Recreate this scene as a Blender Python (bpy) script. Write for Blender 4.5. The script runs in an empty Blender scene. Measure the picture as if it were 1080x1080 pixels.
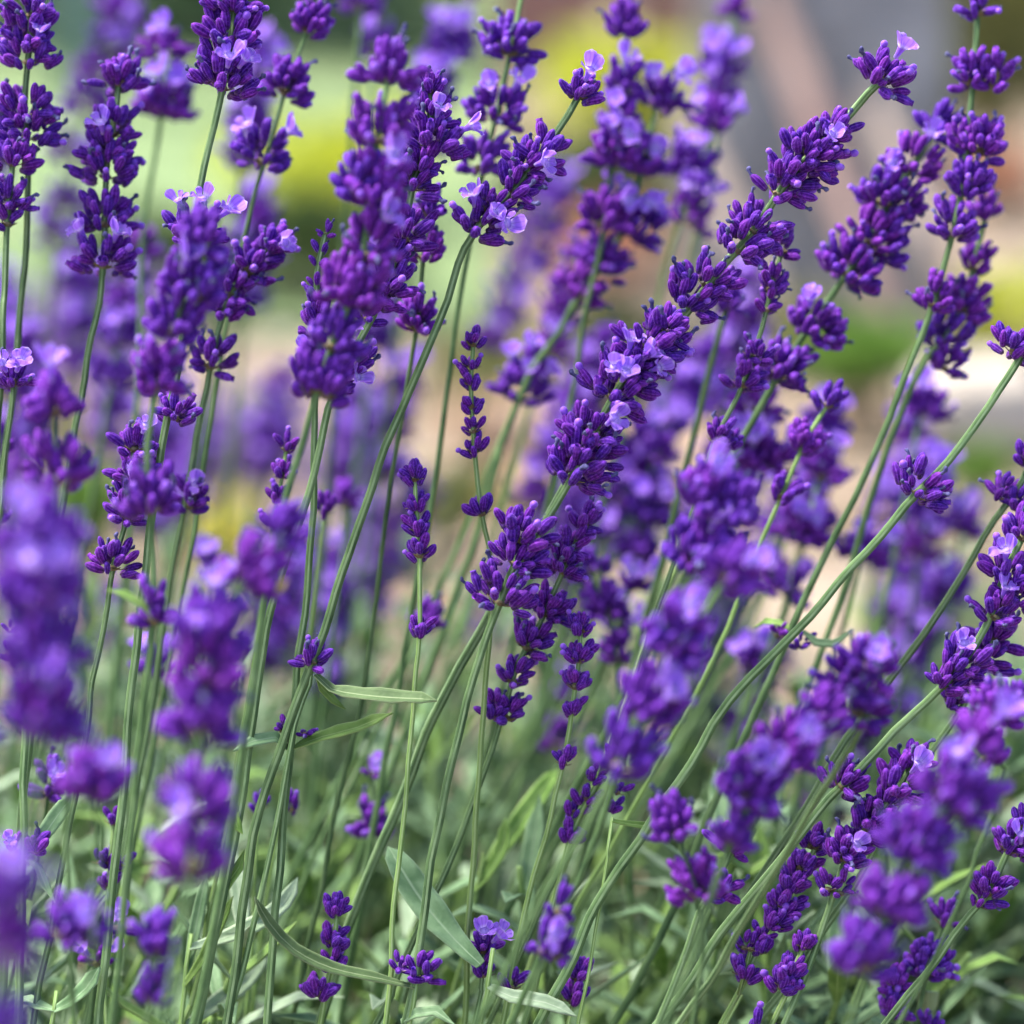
import bpy, math, random
from mathutils import Vector, Matrix, noise
random.seed(11)
C = bpy.context.scene.collection
scn = bpy.context.scene
PI = math.pi
# ------------------------------------------------------------------ camera
PITCH = math.radians(15.0)
FOC = 1.07                       # focus distance, metres
K = 0.30                         # frame width per metre of distance (24 mm / 80 mm)
CAM = Vector((0.0, -FOC * math.cos(PITCH), 0.66))
FWD = Vector((0, math.cos(PITCH), -math.sin(PITCH)))
UPV = Vector((0, math.sin(PITCH), math.cos(PITCH)))
RGT = Vector((1, 0, 0))
cd = bpy.data.cameras.new('camera'); cam = bpy.data.objects.new('camera', cd); C.objects.link(cam)
cam.location = CAM; cam.rotation_euler = (PI/2 - PITCH, 0, 0)
cd.sensor_width = 24; cd.sensor_height = 24; cd.lens = 80
cd.clip_start = 0.02; cd.clip_end = 500
cd.dof.use_dof = True; cd.dof.focus_distance = FOC; cd.dof.aperture_fstop = 2.65
cd.dof.aperture_blades = 7
scn.camera = cam
# ------------------------------------------------------------------ light
w = bpy.data.worlds.new("World"); scn.world = w; w.use_nodes = True
nt = w.node_tree
sky = nt.nodes.new('ShaderNodeTexSky'); sky.sky_type = 'NISHITA'; sky.sun_disc = False
SUN_EL, SUN_ROT = math.radians(60), math.radians(285)
sky.sun_elevation = SUN_EL; sky.sun_rotation = SUN_ROT; sky.dust_density = 3.0; sky.air_density = 0.8
nt.links.new(sky.outputs[0], nt.nodes['Background'].inputs[0])
nt.nodes['Background'].inputs[1].default_value = 0.14
ld = bpy.data.lights.new('sun', 'SUN'); ld.energy = 2.8; ld.angle = math.radians(10); ld.color = (1, .95, .87)
sun = bpy.data.objects.new('sun', ld); C.objects.link(sun)
sd = Vector((math.sin(SUN_ROT)*math.cos(SUN_EL), math.cos(SUN_ROT)*math.cos(SUN_EL), math.sin(SUN_EL)))
sun.rotation_euler = (-sd).to_track_quat('-Z', 'Y').to_euler()
scn.view_settings.view_transform = 'Standard'; scn.view_settings.look = 'None'
scn.view_settings.exposure = 1.8; scn.view_settings.gamma = 1
scn.cycles.use_denoising = True
scn.cycles.max_bounces = 7; scn.cycles.transparent_max_bounces = 4
try: scn.cycles.denoiser = 'OPENIMAGEDENOISE'
except Exception: pass

def px(x, y, d=0.0):
    D = FOC + d
    return CAM + FWD*D + RGT*((x-540)/1080*K*D) + UPV*((540-y)/1080*K*D)
def ground_at(x, y, h=0.0):
    v = FWD + RGT*((x-540)/1080*K) + UPV*((540-y)/1080*K)
    t = (h - CAM.z)/v.z
    return CAM + v*t
# ------------------------------------------------------------------ materials
def new_mat(name):
    m = bpy.data.materials.new(name); m.use_nodes = True
    n = m.node_tree.nodes; return m, n, m.node_tree.links, n['Principled BSDF']
def ramp(n, stops):
    r = n.new('ShaderNodeValToRGB'); e = r.color_ramp.elements
    while len(e) < len(stops): e.new(.5)
    for el, (p, c) in zip(e, stops): el.position = p; el.color = (*c, 1)
    return r
def noise_mat(name, stops, scale=8, rough=.7, detail=5, bump=0, bscale=60, sheen=0, trans=0, rnd=0.0, stretch=None, sheen_tint=None):
    m, n, L, b = new_mat(name)
    tc = n.new('ShaderNodeTexCoord'); nz = n.new('ShaderNodeTexNoise')
    nz.inputs['Scale'].default_value = scale; nz.inputs['Detail'].default_value = detail
    src = tc.outputs['Object']
    if stretch:
        mp = n.new('ShaderNodeMapping'); mp.inputs['Scale'].default_value = stretch
        L.new(src, mp.inputs[0]); src = mp.outputs[0]
    L.new(src, nz.inputs['Vector'])
    r = ramp(n, stops); L.new(nz.outputs[0], r.inputs[0])
    out = r.outputs[0]
    if rnd:
        oi = n.new('ShaderNodeObjectInfo'); hs = n.new('ShaderNodeHueSaturation')
        mr = n.new('ShaderNodeMapRange'); mr.inputs['To Min'].default_value = 1-rnd; mr.inputs['To Max'].default_value = 1+rnd
        L.new(oi.outputs['Random'], mr.inputs[0]); L.new(mr.outputs[0], hs.inputs['Value']); L.new(out, hs.inputs['Color']); out = hs.outputs[0]
    L.new(out, b.inputs['Base Color']); b.inputs['Roughness'].default_value = rough
    b.inputs['Specular IOR Level'].default_value = .3
    if sheen:
        b.inputs['Sheen Weight'].default_value = sheen; b.inputs['Sheen Roughness'].default_value = .35
        if sheen_tint: b.inputs['Sheen Tint'].default_value = (*sheen_tint, 1)
    if bump:
        n2 = n.new('ShaderNodeTexNoise'); n2.inputs['Scale'].default_value = bscale; n2.inputs['Detail'].default_value = 6
        L.new(tc.outputs['Object'], n2.inputs['Vector'])
        bp = n.new('ShaderNodeBump'); bp.inputs['Strength'].default_value = bump; bp.inputs['Distance'].default_value = .02
        L.new(n2.outputs[0], bp.inputs['Height']); L.new(bp.outputs[0], b.inputs['Normal'])
    if trans:
        tr = n.new('ShaderNodeBsdfTranslucent'); mx = n.new('ShaderNodeMixShader'); mx.inputs[0].default_value = trans
        L.new(out, tr.inputs[0]); L.new(b.outputs[0], mx.inputs[1]); L.new(tr.outputs[0], mx.inputs[2])
        L.new(mx.outputs[0], n['Material Output'].inputs[0])
    return m
def bud_mat(name, base, mid, tip, rib):
    m, n, L, b = new_mat(name)
    uv = n.new('ShaderNodeUVMap'); sp = n.new('ShaderNodeSeparateXYZ'); L.new(uv.outputs[0], sp.inputs[0])
    r = ramp(n, [(0.0, base), (.22, mid), (.75, mid), (1.0, tip)]); L.new(sp.outputs[1], r.inputs[0])
    mu = n.new('ShaderNodeMath'); mu.operation = 'MULTIPLY'; mu.inputs[1].default_value = 2*PI*8
    co = n.new('ShaderNodeMath'); co.operation = 'COSINE'; L.new(sp.outputs[0], mu.inputs[0]); L.new(mu.outputs[0], co.inputs[0])
    mr = n.new('ShaderNodeMapRange'); mr.inputs[1].default_value = .1; mr.inputs[2].default_value = 1; mr.inputs[4].default_value = .55
    L.new(co.outputs[0], mr.inputs[0])
    mx = n.new('ShaderNodeMix'); mx.data_type = 'RGBA'
    L.new(mr.outputs[0], mx.inputs[0]); L.new(r.outputs[0], mx.inputs[6]); mx.inputs[7].default_value = (*rib, 1)
    tc = n.new('ShaderNodeTexCoord'); nz = n.new('ShaderNodeTexNoise'); nz.inputs['Scale'].default_value = 5; nz.inputs['Detail'].default_value = 4
    L.new(tc.outputs['Object'], nz.inputs['Vector'])
    oi = n.new('ShaderNodeObjectInfo')
    hs = n.new('ShaderNodeHueSaturation'); L.new(mx.outputs[2], hs.inputs['Color'])
    m1 = n.new('ShaderNodeMapRange'); m1.inputs[3].default_value = .490; m1.inputs[4].default_value = .526; L.new(oi.outputs['Random'], m1.inputs[0]); L.new(m1.outputs[0], hs.inputs['Hue'])
    m2 = n.new('ShaderNodeMapRange'); m2.inputs[1].default_value = .3; m2.inputs[2].default_value = .7; m2.inputs[3].default_value = .42; m2.inputs[4].default_value = 1.65
    L.new(nz.outputs[0], m2.inputs[0]); L.new(m2.outputs[0], hs.inputs['Value'])
    L.new(hs.outputs[0], b.inputs['Base Color'])
    b.inputs['Roughness'].default_value = .75; b.inputs['Specular IOR Level'].default_value = .12
    b.inputs['Sheen Weight'].default_value = .16; b.inputs['Sheen Roughness'].default_value = .3; b.inputs['Sheen Tint'].default_value = (.72, .5, 1, 1)
    tr = n.new('ShaderNodeBsdfTranslucent'); ms = n.new('ShaderNodeMixShader'); ms.inputs[0].default_value = .12
    L.new(hs.outputs[0], tr.inputs[0]); L.new(b.outputs[0], ms.inputs[1]); L.new(tr.outputs[0], ms.inputs[2])
    L.new(ms.outputs[0], n['Material Output'].inputs[0])
    return m
def petal_mat(name, throat, mid, edge):
    m, n, L, b = new_mat(name)
    uv = n.new('ShaderNodeUVMap'); sp = n.new('ShaderNodeSeparateXYZ'); L.new(uv.outputs[0], sp.inputs[0])
    r = ramp(n, [(0.0, throat), (.35, mid), (.85, mid), (1.0, edge)]); L.new(sp.outputs[1], r.inputs[0])
    wv = n.new('ShaderNodeMath'); wv.operation = 'MULTIPLY'; wv.inputs[1].default_value = 2*PI*3.0
    co = n.new('ShaderNodeMath'); co.operation = 'COSINE'; L.new(sp.outputs[0], wv.inputs[0]); L.new(wv.outputs[0], co.inputs[0])
    mr = n.new('ShaderNodeMapRange'); mr.inputs[1].default_value = .55; mr.inputs[2].default_value = 1; mr.inputs[4].default_value = .4; L.new(co.outputs[0], mr.inputs[0])
    mx = n.new('ShaderNodeMix'); mx.data_type = 'RGBA'; L.new(mr.outputs[0], mx.inputs[0]); L.new(r.outputs[0], mx.inputs[6]); mx.inputs[7].default_value = (.13, .04, .42, 1)
    L.new(mx.outputs[2], b.inputs['Base Color']); b.inputs['Roughness'].default_value = .5
    b.inputs['Specular IOR Level'].default_value = .25
    tr = n.new('ShaderNodeBsdfTranslucent'); ms = n.new('ShaderNodeMixShader'); ms.inputs[0].default_value = .4
    L.new(mx.outputs[2], tr.inputs[0]); L.new(b.outputs[0], ms.inputs[1]); L.new(tr.outputs[0], ms.inputs[2])
    L.new(ms.outputs[0], n['Material Output'].inputs[0])
    return m
M_BUD = bud_mat('calyx_violet', (.10, .065, .105), (.060, .008, .195), (.125, .029, .36), (.21, .065, .48))
M_PETAL = petal_mat('petal_lilac', (.70, .58, .92), (.37, .17, .80), (.68, .50, .96))
M_TIP = noise_mat('corolla_tip_violet', [(.3, (.13, .03, .40)), (.7, (.26, .09, .62))], 3, .55, sheen=.3)
M_WITH = noise_mat('withered_corolla_blue', [(.35, (.022, .022, .085)), (.75, (.13, .12, .30))], 4, .85, sheen=.1)
M_HUSK = noise_mat('dry_husk_tan', [(.3, (.30, .20, .15)), (.7, (.58, .48, .42))], 4, .8)
M_BRACT = noise_mat('bract_brown_green', [(.3, (.10, .07, .03)), (.7, (.20, .17, .10))], 4, .8)
M_STEM_D = noise_mat('stem_green', [(.3, (.034, .078, .024)), (.5, (.072, .135, .045)), (.7, (.115, .19, .075))], 90, .75, sheen=.05, rnd=.22)
M_STEM_R = noise_mat('stem_pale_ridge', [(.3, (.13, .22, .085)), (.7, (.23, .33, .16))], 160, .75, sheen=.05, rnd=.2)
M_YOUNG_D = noise_mat('young_stem_green', [(.3, (.12, .21, .05)), (.7, (.19, .30, .09))], 120, .7, sheen=.05, rnd=.15)
M_YOUNG_R = noise_mat('young_stem_pale_ridge', [(.3, (.24, .36, .12)), (.7, (.33, .45, .19))], 120, .7, sheen=.05, rnd=.15)
M_DOWN = noise_mat('white_down', [(.3, (.34, .40, .30)), (.7, (.5, .55, .45))], 60, .8)
def leaf_mat(name, lo, hi_, rib):
    m, n, L, b = new_mat(name)
    tc = n.new('ShaderNodeTexCoord'); nz = n.new('ShaderNodeTexNoise'); nz.inputs['Scale'].default_value = 140; nz.inputs['Detail'].default_value = 6
    L.new(tc.outputs['Object'], nz.inputs['Vector']); r = ramp(n, [(.32, lo), (.68, hi_)]); L.new(nz.outputs[0], r.inputs[0])
    uv = n.new('ShaderNodeUVMap'); sp = n.new('ShaderNodeSeparateXYZ'); L.new(uv.outputs[0], sp.inputs[0])
    rr = ramp(n, [(0, (.75,)*3), (.06, (.1,)*3), (.44, (0,)*3), (.5, (1,)*3)]); rr.color_ramp.elements.new(.56).color = (0, 0, 0, 1)
    e = rr.color_ramp.elements.new(.94); e.color = (.1, .1, .1, 1); e = rr.color_ramp.elements.new(1.0); e.color = (.75, .75, .75, 1)
    L.new(sp.outputs[0], rr.inputs[0])
    mx = n.new('ShaderNodeMix'); mx.data_type = 'RGBA'; L.new(rr.outputs[0], mx.inputs[0]); L.new(r.outputs[0], mx.inputs[6]); mx.inputs[7].default_value = (*rib, 1)
    oi = n.new('ShaderNodeObjectInfo'); hs = n.new('ShaderNodeHueSaturation'); mr = n.new('ShaderNodeMapRange'); mr.inputs[3].default_value = .8; mr.inputs[4].default_value = 1.2
    L.new(oi.outputs['Random'], mr.inputs[0]); L.new(mr.outputs[0], hs.inputs['Value']); L.new(mx.outputs[2], hs.inputs['Color'])
    L.new(hs.outputs[0], b.inputs['Base Color']); b.inputs['Roughness'].default_value = .6; b.inputs['Specular IOR Level'].default_value = .25
    b.inputs['Sheen Weight'].default_value = .08
    n2 = n.new('ShaderNodeTexNoise'); n2.inputs['Scale'].default_value = 700; L.new(tc.outputs['Object'], n2.inputs['Vector'])
    bp = n.new('ShaderNodeBump'); bp.inputs['Strength'].default_value = .35; bp.inputs['Distance'].default_value = .0006
    L.new(n2.outputs[0], bp.inputs['Height']); L.new(bp.outputs[0], b.inputs['Normal'])
    tr = n.new('ShaderNodeBsdfTranslucent'); ms = n.new('ShaderNodeMixShader'); ms.inputs[0].default_value = .25
    L.new(hs.outputs[0], tr.inputs[0]); L.new(b.outputs[0], ms.inputs[1]); L.new(tr.outputs[0], ms.inputs[2]); L.new(ms.outputs[0], n['Material Output'].inputs[0])
    return m
M_LEAF = leaf_mat('leaf_grey_green', (.09, .19, .075), (.22, .36, .18), (.31, .44, .26))
M_LEAF_P = leaf_mat('leaf_pale_downy', (.20, .30, .17), (.33, .44, .29), (.42, .52, .36))
M_LEAF_D = leaf_mat('leaf_dark_rolled', (.05, .10, .03), (.10, .17, .06), (.30, .38, .20))
M_LEAF_Y = leaf_mat('leaf_fresh_green', (.10, .21, .03), (.22, .37, .08), (.34, .48, .17))
# ------------------------------------------------------------------ mesh helpers
class MB:
    def __init__(s): s.v = []; s.f = []; s.mi = []; s.uv = []
    def add(s, V, F, mi=0, UV=None, M=None):
        o = len(s.v)
        s.v += [(M @ Vector(p)) if M else Vector(p) for p in V]
        s.uv += UV if UV else [(0, 0)]*len(V)
        for k, f in enumerate(F):
            s.f.append(tuple(i+o for i in f)); s.mi.append(mi[k] if isinstance(mi, list) else mi)
    def merge(s, other, M, flip=False):
        o = len(s.v); s.v += [M @ p for p in other.v]; s.uv += other.uv
        s.f += [tuple(i+o for i in f) for f in other.f]; s.mi += other.mi
    def mesh(s, name, mats, smooth=True):
        me = bpy.data.meshes.new(name); me.from_pydata([tuple(p) for p in s.v], [], s.f)
        for m in mats: me.materials.append(m)
        me.polygons.foreach_set('material_index', s.mi)
        me.polygons.foreach_set('use_smooth', [smooth]*len(s.f))
        u = me.uv_layers.new(name='UVMap')
        li = [0]*len(me.loops); me.loops.foreach_get('vertex_index', li)
        flat = []
        for i in li: flat += s.uv[i]
        u.data.foreach_set('uv', flat)
        me.update(); return me
def link(name, me, parent=None, M=None):
    o = bpy.data.objects.new(name, me); C.objects.link(o)
    if parent: o.parent = parent
    if M is not None: o.matrix_local = M
    return o
def empty(name, loc):
    o = bpy.data.objects.new(name, None); C.objects.link(o); o.location = loc; o.empty_display_size = .02; return o
def tag(o, label=None, cat=None, group=None, kind=None):
    if label: o['label'] = label
    if cat: o['category'] = cat
    if group: o['group'] = group
    if kind: o['kind'] = kind
    return o
def frame(z, spin=0):
    z = z.normalized(); a = Vector((1, 0, 0)) if abs(z.x) < .9 else Vector((0, 1, 0))
    x = (a - z*a.dot(z)).normalized(); y = z.cross(x)
    m = Matrix((x, y, z)).transposed().to_4x4()
    return m @ Matrix.Rotation(spin, 4, 'Z')
def lathe(mb, prof, segs, mi, rib=0, nrib=8, bend=0, M=None, jag=0, rs=None):
    """prof: list of (z, r); uv = (angle, z-fraction)"""
    V = []; UV = []; F = []
    z0, z1 = prof[0][0], prof[-1][0]
    for j, (z, r) in enumerate(prof):
        t = (z-z0)/(z1-z0)
        for i in range(segs):
            a = 2*PI*i/segs
            rr = r*(1 + rib*math.cos(nrib*a)) * (1 + (jag*(rs.random()-.5) if rs else 0))
            V.append((rr*math.cos(a) + bend*math.sin(t*PI), rr*math.sin(a), z)); UV.append((i/segs, t))
    for j in range(len(prof)-1):
        for i in range(segs):
            i2 = (i+1) % segs
            F.append((j*segs+i, j*segs+i2, (j+1)*segs+i2, (j+1)*segs+i))
    F.append(tuple(range(segs))[::-1]); F.append(tuple((len(prof)-1)*segs + i for i in range(segs)))
    mb.add(V, F, mi, UV, M)
# bud (calyx): unit length 1 along +Z.  slots: 0 calyx, 1 corolla tip, 2 withered, 3 husk, 4 petal
BUDM = [M_BUD, M_TIP, M_WITH, M_HUSK, M_PETAL]
def bud_mb(kind, hi, seed):
    rs = random.Random(seed); mb = MB()
    segs = 24 if hi else 8
    rib = .07 if hi else 0
    fat = rs.uniform(.84, 1.0)
    P = [(0, .09), (.04, .135), (.14, .178), (.32, .205), (.5, .228), (.66, .228), (.8, .195), (.9, .145), (.965, .09), (1.02, .025)]
    if not hi: P = [(0, .08), (.16, .165), (.42, .222), (.7, .232), (.9, .165), (1.0, .04)]
    bend = rs.uniform(-.05, .05)
    if kind == 'husk':
        P = P[:-2] + [(1.0, .17), (.9, .12), (.7, .10)]
        lathe(mb, [(z, r*fat*.9) for z, r in P], segs, 0 if rs.random() < .6 else 3, rib, 8, bend)
        return mb
    lathe(mb, [(z, r*fat) for z, r in P], segs, 0, rib, 8, bend)
    if hi:                                             # short downy hairs
        for k in range(90):
            z = rs.uniform(.08, .98); a = rs.uniform(0, 2*PI); i = max(j for j in range(len(P)-1) if P[j][0] <= z)
            r = (P[i][1] + (P[i+1][1]-P[i][1])*(z-P[i][0])/(P[i+1][0]-P[i][0]))*fat; h = rs.uniform(.03, .065)
            c, q = math.cos(a), math.sin(a); bx = bend*math.sin(z*PI); u = .012
            mb.add([(r*c + bx - q*u, r*q + c*u, z), (r*c + bx + q*u, r*q - c*u, z), ((r+h)*c + bx, (r+h)*q, z + h*rs.uniform(.2, 1.2))], [(0, 1, 2)], 1)
    if kind == 'tip':
        T = Matrix.Translation((0, 0, .88)) @ Matrix.Rotation(rs.uniform(-.3, .3), 4, 'X')
        lathe(mb, [(0, .10), (.08, .145), (.18, .17), (.27, .15), (.33, .09), (.36, .02)], 12 if hi else 6, 1, .08, 4, 0, T)
    if kind == 'withered':
        T = Matrix.Translation((0, 0, .86)) @ Matrix.Rotation(rs.uniform(-.5, .5), 4, 'X') @ Matrix.Rotation(rs.uniform(-.5, .5), 4, 'Y')
        lathe(mb, [(0, .08), (.12, .085), (.26, .07), (.34, .10), (.42, .115), (.50, .07), (.53, .03)], 9 if hi else 6, 2, .2, 3, .07, T, .35, rs)
    return mb
BUD_HI = {k: [bud_mb(k, True, 100*i+s) for s in range(3)] for i, k in enumerate(('closed', 'tip', 'withered', 'husk'))}
BUD_LO = {k: [bud_mb(k, False, 100*i+s) for s in range(2)] for i, k in enumerate(('closed', 'tip', 'withered', 'husk'))}
BUD_ME = {k: [b.mesh('bud', BUDM) for b in v] for k, v in BUD_HI.items()}
# open corolla: short tube + five lobes, unit = bud length
def corolla_mb(seed, n=6):
    rs = random.Random(seed); mb = MB()
    lathe(mb, [(-.25, .09), (0, .11), (.2, .15), (.34, .22)], 10, 0)
    for (ang, ln, wd, tilt) in ((62, .70, .62, .32), (118, .70, .62, .32), (205, .50, .42, .75), (270, .58, .50, .95), (335, .50, .42, .75)):
        a = math.radians(ang + rs.uniform(-8, 8)); ln *= rs.uniform(.9, 1.12); tilt += rs.uniform(-.2, .25)
        V = []; UV = []; F = []
        for j in range(n+1):
            t = j/n
            wdt = wd*(.38 + .62*math.sin(min(1, t*1.25)*PI/2))*math.sqrt(max(0, 1-max(0, (t-.55)/.45)**2.2)) + .01
            for i in range(n+1):
                s = i/n*2-1
                tt = tilt*(.35 + .9*t)
                r = .16 + math.sin(tilt)*ln*t*(1 if True else 0)
                z = .28 + math.cos(tt)*ln*t
                lift = .10*(1-s*s)*t + .05*math.sin(s*6+seed*1.7+ang)*t*t + rs.uniform(-.035, .035)
                x = r; y = s*wdt*.5
                V.append((x*math.cos(a) - y*math.sin(a), x*math.sin(a) + y*math.cos(a), z - lift*math.sin(tilt)))
                UV.append((s*.5, t))
        for j in range(n):
            for i in range(n):
                k = j*(n+1)+i; F.append((k, k+1, k+n+2, k+n+1))
        mb.add(V, F, 0, UV)
    return mb
COR = [corolla_mb(s) for s in range(8)]
COR_ME = [c.mesh('open_flower', [M_PETAL]) for c in COR]
def bract_mb(seed):
    rs = random.Random(seed); mb = MB()
    lathe(mb, [(-.10, .16), (0, .22), (.10, .26), (.2, .17)], 8, 0)
    for k in range(5):
        a = 2*PI*k/5 + rs.uniform(-.4, .4); ln = rs.uniform(.35, .6); tl = rs.uniform(.9, 1.5)
        V = []; F = []
        for j, (t, wd) in enumerate(((0, .13), (.35, .17), (.7, .08), (1, .008))):
            for s in (-1, 0, 1):
                r = .17 + math.sin(tl)*ln*t; z = .02 + math.cos(tl)*ln*t - .05*(s != 0)
                V.append((r*math.cos(a) - s*wd*math.sin(a), r*math.sin(a) + s*wd*math.cos(a), z))
        for j in range(3):
            for i in range(2):
                q = j*3+i; F.append((q, q+1, q+4, q+3))
        mb.add(V, F, 0)
    return mb
BRACT = [bract_mb(s) for s in range(3)]
BRACT_ME = [b.mesh('bract_ring', [M_BRACT]) for b in BRACT]
def whorl_layout(rs, n, r0, top=False, young=False):
    """bud placements in units of bud length: (position, direction, scale, outer)"""
    out = []
    sides = rs.uniform(0, 2*PI)
    n_out = n if n <= 5 else max(4, int(n*.5))
    for k in range(n):
        outer = k < n_out
        m_ = n_out if outer else n-n_out
        a = sides + 2*PI*(k + (0 if outer else .4))/m_ + rs.uniform(-.32, .32)
        if young:   tilt = math.radians(rs.uniform(14, 58)); rb = rs.uniform(.14, .26) + r0*.2; zb = rs.uniform(-.4, .4)
        elif outer: tilt = math.radians(rs.uniform(34, 92)); rb = r0*rs.uniform(.5, 1.1); zb = rs.uniform(-.28, .3)
        else:       tilt = math.radians(rs.uniform(12, 50)); rb = r0*rs.uniform(.3, .95) + .06; zb = rs.uniform(.22, .85)
        if top and not outer: tilt *= .6; rb *= .7; zb = rs.uniform(.1, .5)
        if top and k == n-1: tilt *= .2; rb = .03; zb = .45
        rb = max(rb, .13) if not (top and k == n-1) else rb
        d = Vector((math.sin(tilt)*math.cos(a), math.sin(tilt)*math.sin(a), math.cos(tilt)))
        p = Vector((rb*math.cos(a), rb*math.sin(a), zb))
        out.append((p, d, rs.uniform(.8, 1.14), outer))
    return out
def pick_kind(rs, style):
    t = rs.random()
    if style == 'young': return 'closed' if t < .9 else 'tip'
    return 'closed' if t < .68 else 'tip' if t < .78 else 'withered' if t < .93 else 'husk'
BUDL = 0.0061
MERGED = {}
def merged_whorl(n, r0, style, rs, top=False):
    key = (n, round(r0*5), style, rs.randrange(3), top)
    if key not in MERGED:
        q = random.Random(str(key)); mb = MB()
        mb.merge(BRACT[0], Matrix())
        mb.mi = [5]*len(mb.f)
        for p, d, sc, outer in whorl_layout(q, n, r0, top, style == 'young'):
            b = q.choice(BUD_LO[pick_kind(q, style)])
            mb.merge(b, Matrix.Translation(p) @ frame(d, q.uniform(0, 6)) @ (Matrix.Diagonal((sc*1.12, sc*1.12, sc*1.02, 1)) if style == 'young' else Matrix.Scale(sc, 4)))
        MERGED[key] = mb.mesh('flower_whorl', BUDM + [M_BRACT])
    return MERGED[key]
# ------------------------------------------------------------------ stems, leaves, stalks
def spline(P, step):
    """Catmull-Rom through P, resampled about every `step` metres"""
    Q = [P[0]*2-P[1]] + P + [P[-1]*2-P[-2]]; out = []
    for i in range(1, len(Q)-2):
        a, b, c, d = Q[i-1:i+3]
        n = max(1, int((c-b).length/step))
        for k in range(n):
            t = k/n
            out.append(.5*((2*b) + (c-a)*t + (2*a-5*b+4*c-d)*t*t + (3*b-a-3*c+d)*t**3))
    out.append(P[-1].copy()); return out
def stem_mesh(pts, r_tip, r_base, young, hi):
    mb = MB(); seg = 12 if hi else 8; n = len(pts); V = []; F = []; mi = []
    prev = None
    for j, p in enumerate(pts):
        tg = (pts[min(j+1, n-1)] - pts[max(j-1, 0)]).normalized()
        if prev is None: x = tg.orthogonal().normalized()
        else: x = (prev - tg*prev.dot(tg)).normalized()
        prev = x; y = tg.cross(x)
        r = r_tip + (r_base-r_tip)*min(1, j/(n*.45))
        for i in range(seg):
            a = 2*PI*i/seg
            rr = r*(1 + .13*math.cos(4*a))
            V.append(p + x*(rr*math.cos(a)) + y*(rr*math.sin(a)))
    for j in range(n-1):
        for i in range(seg):
            F.append((j*seg+i, (j+1)*seg+i, (j+1)*seg+(i+1) % seg, j*seg+(i+1) % seg))
            mi.append(1 if (hi and i % 3 == 1) else 0)
    F.append(tuple(range(seg))); mi.append(0); F.append(tuple((n-1)*seg+i for i in range(seg))[::-1]); mi.append(0)
    mb.add(V, F, mi)
    if hi:
        q = random.Random(n)
        for j in range(n-1):
            for k in range(9):
                t = q.random(); a = q.uniform(0, 2*PI); A, B = V[j*seg:(j+1)*seg], V[(j+1)*seg:(j+2)*seg]
                i = int(a/(2*PI)*seg) % seg; p = A[i].lerp(B[i], t); o = (A[i]-pts[j]).normalized(); tg = (pts[j+1]-pts[j]).normalized(); sd_ = tg.cross(o)*.00005
                mb.add([p-sd_, p+sd_, p + o*q.uniform(.00025, .00055) + tg*q.uniform(-.0003, .0003)], [(0, 1, 2)], 2)
    return mb.mesh('stem', [M_YOUNG_D, M_YOUNG_R, M_DOWN] if young else [M_STEM_D, M_STEM_R, M_DOWN])
def leaf_mb(pts, wid, nrm, fold=.25, wave=.06, seed=0, thick=.0005):
    """lanceolate strip with a folded midrib and rolled wavy edges; real thickness"""
    rs = random.Random(seed); mb = MB(); n = len(pts); cols = (-1, -.6, 0, .6, 1); V = []; F = []; UV = []
    ph = rs.uniform(0, 6)
    for j, p in enumerate(pts):
        t = j/(n-1)
        tg = (pts[min(j+1, n-1)] - pts[max(j-1, 0)]).normalized()
        s = tg.cross(nrm).normalized(); nn = s.cross(tg)
        hw = wid*.5*(.32 + .68*math.sin(min(1, t*1.9)*PI/2))*math.sqrt(max(0, 1-max(0, (t-.5)/.5)**2.6)) + wid*.02
        for side in (1, -1):
            for c in cols:
                roll = fold*abs(c)*hw*1.2 - (.35*hw*max(0, abs(c)-.6))
                wv = wave*wid*math.sin(t*19 + ph + c)*abs(c)
                V.append(p + s*(c*hw) + nn*(roll + wv + side*thick*(1-.6*abs(c)))); UV.append((c*.5+.5, t))
    m = len(cols)
    for j in range(n-1):
        for i in range(m-1):
            a = j*2*m + i; b = a + 2*m
            F.append((a, a+1, b+1, b)); F.append((a+m, b+m, b+m+1, a+m+1))
        for i, fl in ((0, 1), (m-1, 0)):
            a = j*2*m + i; b = a + 2*m
            F.append((a, b, b+m, a+m) if fl else (a, a+m, b+m, b))
    mb.add(V, F, 0, UV); return mb
GROUP = 'lavender stalks of the flowering clump'
STALKS = 0
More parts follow.
